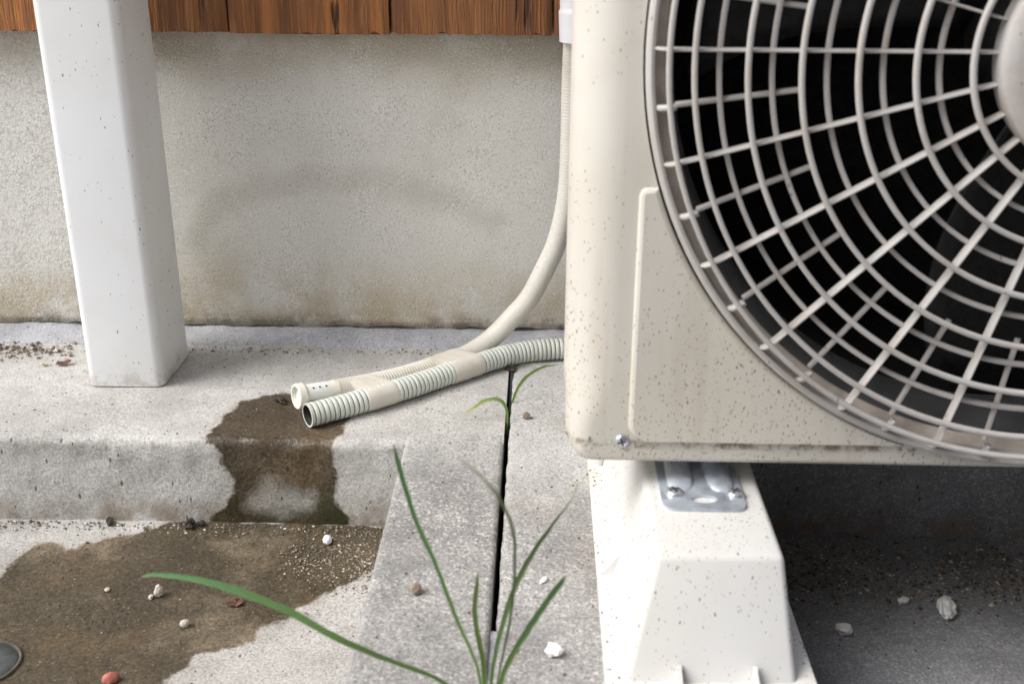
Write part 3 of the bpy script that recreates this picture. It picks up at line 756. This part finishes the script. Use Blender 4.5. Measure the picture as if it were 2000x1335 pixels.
band(.1555, .1920, 'beige tape band round both hoses, the one where the smooth hose rises')
# taped refrigerant pipe behind the unit, seen as a pale sliver at the top
pp = Path([(.0352, -.092, .318), (.0352, -.092, .45), (.037, -.095, .56), (.055, -.10, .63), (.11, -.10, .66), (.25, -.10, .66)])
Q = []; rad = []; d = 0
while d < pp.L: Q.append(pp(d)); rad.append(.0195+.0012*((d % .028)/.028)); d += .002
vs, fs = sweep(Q, rad, 28)
tag(mesh('taped_pipe', vs, fs, M['wrap'], sharp=50), 'pale tape-wrapped pipe bundle showing behind the top left edge of the unit', 'pipe')

# ------------------------------------------------------------------ stones, scraps and grit
def stone(name, loc, size, mat, label, cat='stone', sq=(1, 1, .75), seed=0, group=None, rough=.28, parent=None):
    bm = bmesh.new(); bmesh.ops.create_icosphere(bm, subdivisions=3, radius=1)
    R = Matrix.Rotation(seed*1.7, 3, 'Z')
    for v in bm.verts:
        d = 1+rough*fbm(v.co.x+seed*3.1, v.co.y, v.co.z, .9)+.12*nz(v.co.x, v.co.y+seed, v.co.z, 2.6)+rough*.45*nz(v.co.x+seed, v.co.y, v.co.z, 4.5)
        c = v.co*d; v.co = R @ Vector((c.x*sq[0], c.y*sq[1], c.z*sq[2]))*size
    zmin = min(v.co.z for v in bm.verts)
    for v in bm.verts: v.co.z -= zmin+size*.08
    o = bmobj(name, bm, mat, sharp=30 if rough < .3 else 12); o.location = loc
    return tag(o, label, cat, group)
G = Z0
stone('pebble', (-.180, -.2925, G), .0048, M['peb_white'], 'smooth white pebble on the wet floor beside the slab', 'pebble', (1.25, .8, .7), 1, rough=.15)
stone('pebble', (-.300, -.3760, G), .0046, M['peb_cream'], 'cream upright chip of stone in the middle of the wet floor', 'pebble', (.8, .8, 1.15), 2)
stone('pebble', (-.3055, -.3790, G), .0023, M['peb_cream'], 'tiny stone crumb at the foot of the upright cream chip', 'pebble', (1.2, .8, .8), 12)
stone('pebble', (-.2676, -.4140, G), .0036, M['peb_cream'], 'tan rounded pebble on the wet floor, below the upright cream chip', 'pebble', (.85, 1.0, .9), 3, rough=.15)
stone('pebble', (-.3010, -.4800, G-.0008), .0052, M['peb_red'], 'reddish pebble at the lower edge of the wet floor', 'pebble', (1.15, .9, .9), 4, rough=.2)
stone('pebble', (-.344, -.3700, G), .0022, M['peb_cream'], 'small pale crumb left of the upright cream chip', 'pebble', (1, 1, .7), 5)
stone('pebble', (-.0796, -.4846, .0009), .0040, M['peb_brown'], 'brown pebble alone on the speckled left slab', 'pebble', (1, 1, .8), 6)
stone('stone_chip', (.0125, -.5460, .0007), .0058, M['peb_white'], 'angular white chip on the right slab near the grass', 'stone chip', (1, .85, .6), 7, rough=.4)
stone('stone_chip', (.0067, -.4665, .0007), .0030, M['peb_white'], 'thin white flake on the right slab above the angular chip', 'stone chip', (1.4, .6, .35), 8)
stone('pebble', (-.0091, -.2125, .0007), .0034, M['peb_brown'], 'dark round seed-like pebble on the slab right of the joint', 'pebble', (1, 1, .95), 9, rough=.12)
stone('stone_chip', (.3240, -.3800, G), .0088, M['peb_pale'], 'largest pale lump of rubble under the outdoor unit', 'stone chip', (1.45, .8, .75), 10, rough=.45)
stone('stone_chip', (.2363, -.4070, G), .0056, M['peb_pale'], 'pale roundish chip on the floor beside the support foot', 'stone chip', (1, .9, .9), 11)
stone('stone_chip', (.2950, -.3650, G), .0040, M['peb_pale'], 'small pale chip at the edge of the grit under the unit', 'stone chip', (1.2, .7, .8), 13)
stone('soil_clod', (-.3065, -.2720, G), .0055, M['clod'], 'dark crumbly clod of soil at the foot of the ledge', 'soil', (1.1, .8, .75), 14, rough=.6)
stone('soil_clod', (-.2965, -.2690, G), .0031, M['clod'], 'black round pellet of soil right of the dark clod', 'soil', (1, 1, 1), 15, rough=.2)
stone('soil_clod', (-.3800, -.2685, G), .0038, M['clod'], 'brown dirt lump at the ledge foot, left of the dark clod', 'soil', (1.5, .8, .6), 16, rough=.5)
stone('soil_clod', (-.0265, -.1015, -.001), .0042, M['clod'], 'dark clump of roots and soil in the joint beside the hose', 'soil', (.8, 1.2, .7), 17, rough=.8)
stone('soil_clod', (-.2395, -.1830, .0005), .0050, M['clod'], 'dark soil crumbs on the wet patch just left of the hose ends', 'soil', (1.6, .8, .5), 18, rough=.8)
def scrap(name, loc, size, mat, label, cat, seed):
    rnd = random.Random(seed); bm = bmesh.new(); n = 9
    top = []
    for k in range(n):
        a = 2*pi*k/n; r = size*rnd.uniform(.45, 1.15); top.append(bm.verts.new((r*cos(a), r*.7*sin(a), size*rnd.uniform(.1, .55))))
    c = bm.verts.new((0, 0, size*.15))
    for k in range(n): bm.faces.new((c, top[k], top[(k+1) % n]))
    o = bmobj(name, bm, mat, smooth=False); m = o.modifiers.new('t', 'SOLIDIFY'); m.thickness = .0004; o.location = loc
    return tag(o, label, cat)
scrap('leaf_scrap', (-.2355, -.3840, G+.0003), .0085, M['leafbrown'], 'curled reddish brown leaf scrap on the wet floor beneath the long blade', 'leaf', 3)
scrap('leaf_scrap', (-.4740, -.1070, .0012), .0075, M['leafbrown'], 'crumpled dark brown leaf scrap on the ledge left of the duct', 'leaf', 5)
scrap('leaf_scrap', (-.4918, -.1100, .0010), .0048, M['leafyellow'], 'small yellow leaf scrap on the ledge, left of the brown one', 'leaf', 8)

def grit(name, n, sampler, size, label):
    base = np.array([(1, 0, 0), (-1, 0, 0), (0, 1, 0), (0, -1, 0), (0, 0, 1), (0, 0, -1)], float)
    F8 = [(0, 2, 4), (2, 1, 4), (1, 3, 4), (3, 0, 4), (2, 0, 5), (1, 2, 5), (3, 1, 5), (0, 3, 5)]
    vs = []; fs = []
    for i in range(n):
        x, y, z = sampler(); s = size[0]+(size[1]-size[0])*random.random()**3
        a = random.uniform(0, 2*pi); c, q = cos(a), sin(a); b = base*np.random.uniform(.6, 1.25, (6, 1))*s
        off = len(vs)
        for v in b: vs.append((x+v[0]*c-v[1]*q, y+v[0]*q+v[1]*c, z+v[2]*.7+s*.35))
        fs += [tuple(off+k for k in f) for f in F8]
    return tag(mesh(name, vs, fs, M['grit'], smooth=False), label, 'gravel', kind='stuff')
def s_corner():
    while True:
        x = random.triangular(-.225, -.114, -.118); y = random.gauss(-.318, .020)
        if -.375 < y < -.270: return x, y, G
def s_under():
    while True:
        x = random.uniform(.162, .62); y = random.gauss(-.325, .028)
        if -.40 < y < -.266: return x, y, G
def s_rubble():
    x = random.triangular(-.66, -.46, -.60); return x, random.gauss(-.068-.05*(-.46-x), .011), .0004
def s_floor(): return random.uniform(-.52, -.12), random.uniform(-.58, -.275), G
def s_foot(): return random.uniform(-.62, -.12), -.266-abs(random.gauss(0, .009)), G
def s_ledge(): return random.uniform(-.60, -.03), random.uniform(-.255, -.055), .0006
def s_strip():
    x = random.uniform(-.36, .02); return x, -.060+random.gauss(0, .006), .0005
grit('grit', 2000, s_corner, (.0005, .0017), 'loose brown grit gathered against the slab on the wet floor')
grit('grit', 5200, s_under, (.0006, .0026), 'loose grit lying in the shade under the outdoor unit')
grit('grit', 700, s_rubble, (.0008, .0034), 'crumbled rubble along the wall foot left of the duct')
grit('grit', 900, s_floor, (.0004, .0011), 'fine sand scattered over the lower concrete floor')
grit('grit', 800, s_foot, (.0005, .0020), 'dirt line along the foot of the ledge')
grit('grit', 420, s_ledge, (.0004, .0012), 'fine sand scattered over the top of the ledge')
grit('grit', 420, s_strip, (.0005, .0016), 'dirt crumbs along the mortar strip behind the hoses')

# drain cover, cut by the left edge of the picture
dc = tag(empty('drain_cover', (-.4000, -.4650, G)), 'dark round drain cover set in the wet floor at the left edge', 'drain cover')
def disc(name, prof, mat):
    vs = [(-.4000+r*cos(2*pi*k/40), -.4650+r*sin(2*pi*k/40), G+z) for r, z in prof for k in range(40)]
    return mesh(name, vs, grid_faces(len(prof), 40, True)+[tuple(range(len(vs)-40, len(vs)))], mat, dc)
disc('rim', [(.0265, -.004), (.0262, .0026), (.0255, .0030), (.0245, .0026), (.0240, .0012), (.0238, .0008)], M['caprim'])
disc('cover_plate', [(.0235, -.003), (.0235, .0014), (.0228, .0020), (.0150, .0023), (.0140, .0018), (.002, .0018)], M['cap'])

# ------------------------------------------------------------------ grass
def blade(P, w, mat, parent, tw=0.0, n=40, prof=None):
    Q = catmull(P, n); T, N = frames(Q); vs = []; al = []
    cdir = Vector((0, -1, .25)).normalized()
    for i, (q, t) in enumerate(zip(Q, T)):
        u = i/(n-1); side = t.cross(cdir)
        if side.length < .05: side = Vector((1, 0, 0))
        side.normalize(); nn = side.cross(t).normalized()
        side = (Matrix.Rotation(tw*(u-.3), 3, t) @ side); nn = (Matrix.Rotation(tw*(u-.3), 3, t) @ nn)
        ww = w*.5*(.45+.55*min(1, u*3))*(1-max(0, (u-.55)/.45)**2.2*.93) if prof is None else w*.5*prof(u)
        for a, d in ((-1, .22), (0, -.05), (1, .22), (0, -.05-.00035/max(ww, 1e-4))): vs.append(q+side*(a*ww)+nn*(d*ww)); al.append(u)
    fs = grid_faces(n, 4, True) + [(0, 1, 2, 3), tuple(reversed(range(4*n-4, 4*n)))]
    vs = [v+Vector((.0004*nz(v.x, v.y, v.z, 190), 0, .0004*nz(v.z, v.x, v.y, 210))) for v in vs]
    return mesh('blade', vs, fs, mat, parent, sharp=60, attrs={'along': al})
clump = tag(empty('grass_clump', (-.0265, -.605, -.004)), 'green grass clump with long blades growing from the joint in the foreground', 'grass')
blade([(-.0270, -.605, -.004), (-.0488, -.610, .0291), (-.0792, -.615, .048), (-.1057, -.620, .0658), (-.1323, -.620, .0834), (-.1615, -.620, .0964), (-.1828, -.620, .1023), (-.2018, -.620, .1041), (-.2085, -.620, .1024)], .0042, M['blade'], clump, .5, 48, lambda u: .35+.65*min(1, u*2.2) if u < .62 else max(.04, (1-(u-.62)/.38)**.75))
blade([(-.0277, -.605, -.004), (-.0304, -.605, .0337), (-.0419, -.600, .0627), (-.0545, -.595, .0977), (-.0656, -.590, .1237), (-.0725, -.585, .1462), (-.0773, -.580, .1635)], .0030, M['blade'], clump, 1.1, 40, lambda u: .55+.45*u if u < .9 else max(.1, 1-(u-.9)*8))
blade([(-.0262, -.603, -.004), (-.0278, -.600, .0334), (-.0325, -.600, .0664), (-.0317, -.600, .085), (-.0303, -.600, .0973)], .0030, M['blade2'], clump, .7)
blade([(-.0248, -.603, -.004), (-.0219, -.600, .0371), (-.0122, -.590, .0751), (-.0011, -.580, .0958), (.0103, -.570, .1093), (.0202, -.565, .1222), (.0250, -.560, .132)], .0027, M['blade3'], clump, 1.6, 40, lambda u: .6+.6*min(1, u*2.4) if u < .45 else max(.38, 1.2-(u-.45)*2.0))
blade([(-.0238, -.606, -.004), (-.0158, -.610, .0381), (-.0032, -.620, .0734), (.0073, -.630, .1003), (.0161, -.635, .1186)], .0037, M['blade'], clump, .6, 40, lambda u: .5+.5*min(1, u*2) if u < .9 else max(.2, 1-(u-.9)*7))
blade([(-.0252, -.606, -.004), (-.0169, -.620, .0529), (-.0110, -.640, .1038), (-.0095, -.660, .153), (-.0138, -.680, .1843), (-.0229, -.700, .2108), (-.0328, -.710, .2249)], .0016, M['blade3'], clump, .8)
tf = tag(empty('grass_tuft', (-.0262, -.220, -.010)), 'single green blade arching left out of the joint between the slabs', 'grass')
blade([(-.0262, -.220, -.012), (-.0268, -.220, .0128), (-.0334, -.219, .0222), (-.0449, -.218, .0208), (-.0565, -.217, .0125), (-.0680, -.216, .0022)], .0032, M['blade2'], tf, .9)
tf = tag(empty('grass_tuft', (-.0250, -.180, -.010)), 'yellowish grass blade arching right from the joint towards the outdoor unit', 'grass')
blade([(-.0250, -.180, -.012), (-.0195, -.178, .0105), (-.0099, -.175, .0252), (.0052, -.172, .0342), (.0232, -.170, .0365)], .0030, M['blade2'], tf, .9)
tf = tag(empty('grass_tuft', (-.0252, -.100, -.002)), 'thin dry grass stem beside the hose at the end of the joint', 'grass')
blade([(-.0252, -.1000, -.004), (-.0180, -.098, .0030), (-.0100, -.097, .0048), (.0066, -.096, .0062)], .0014, M['blade3'], tf, .3)
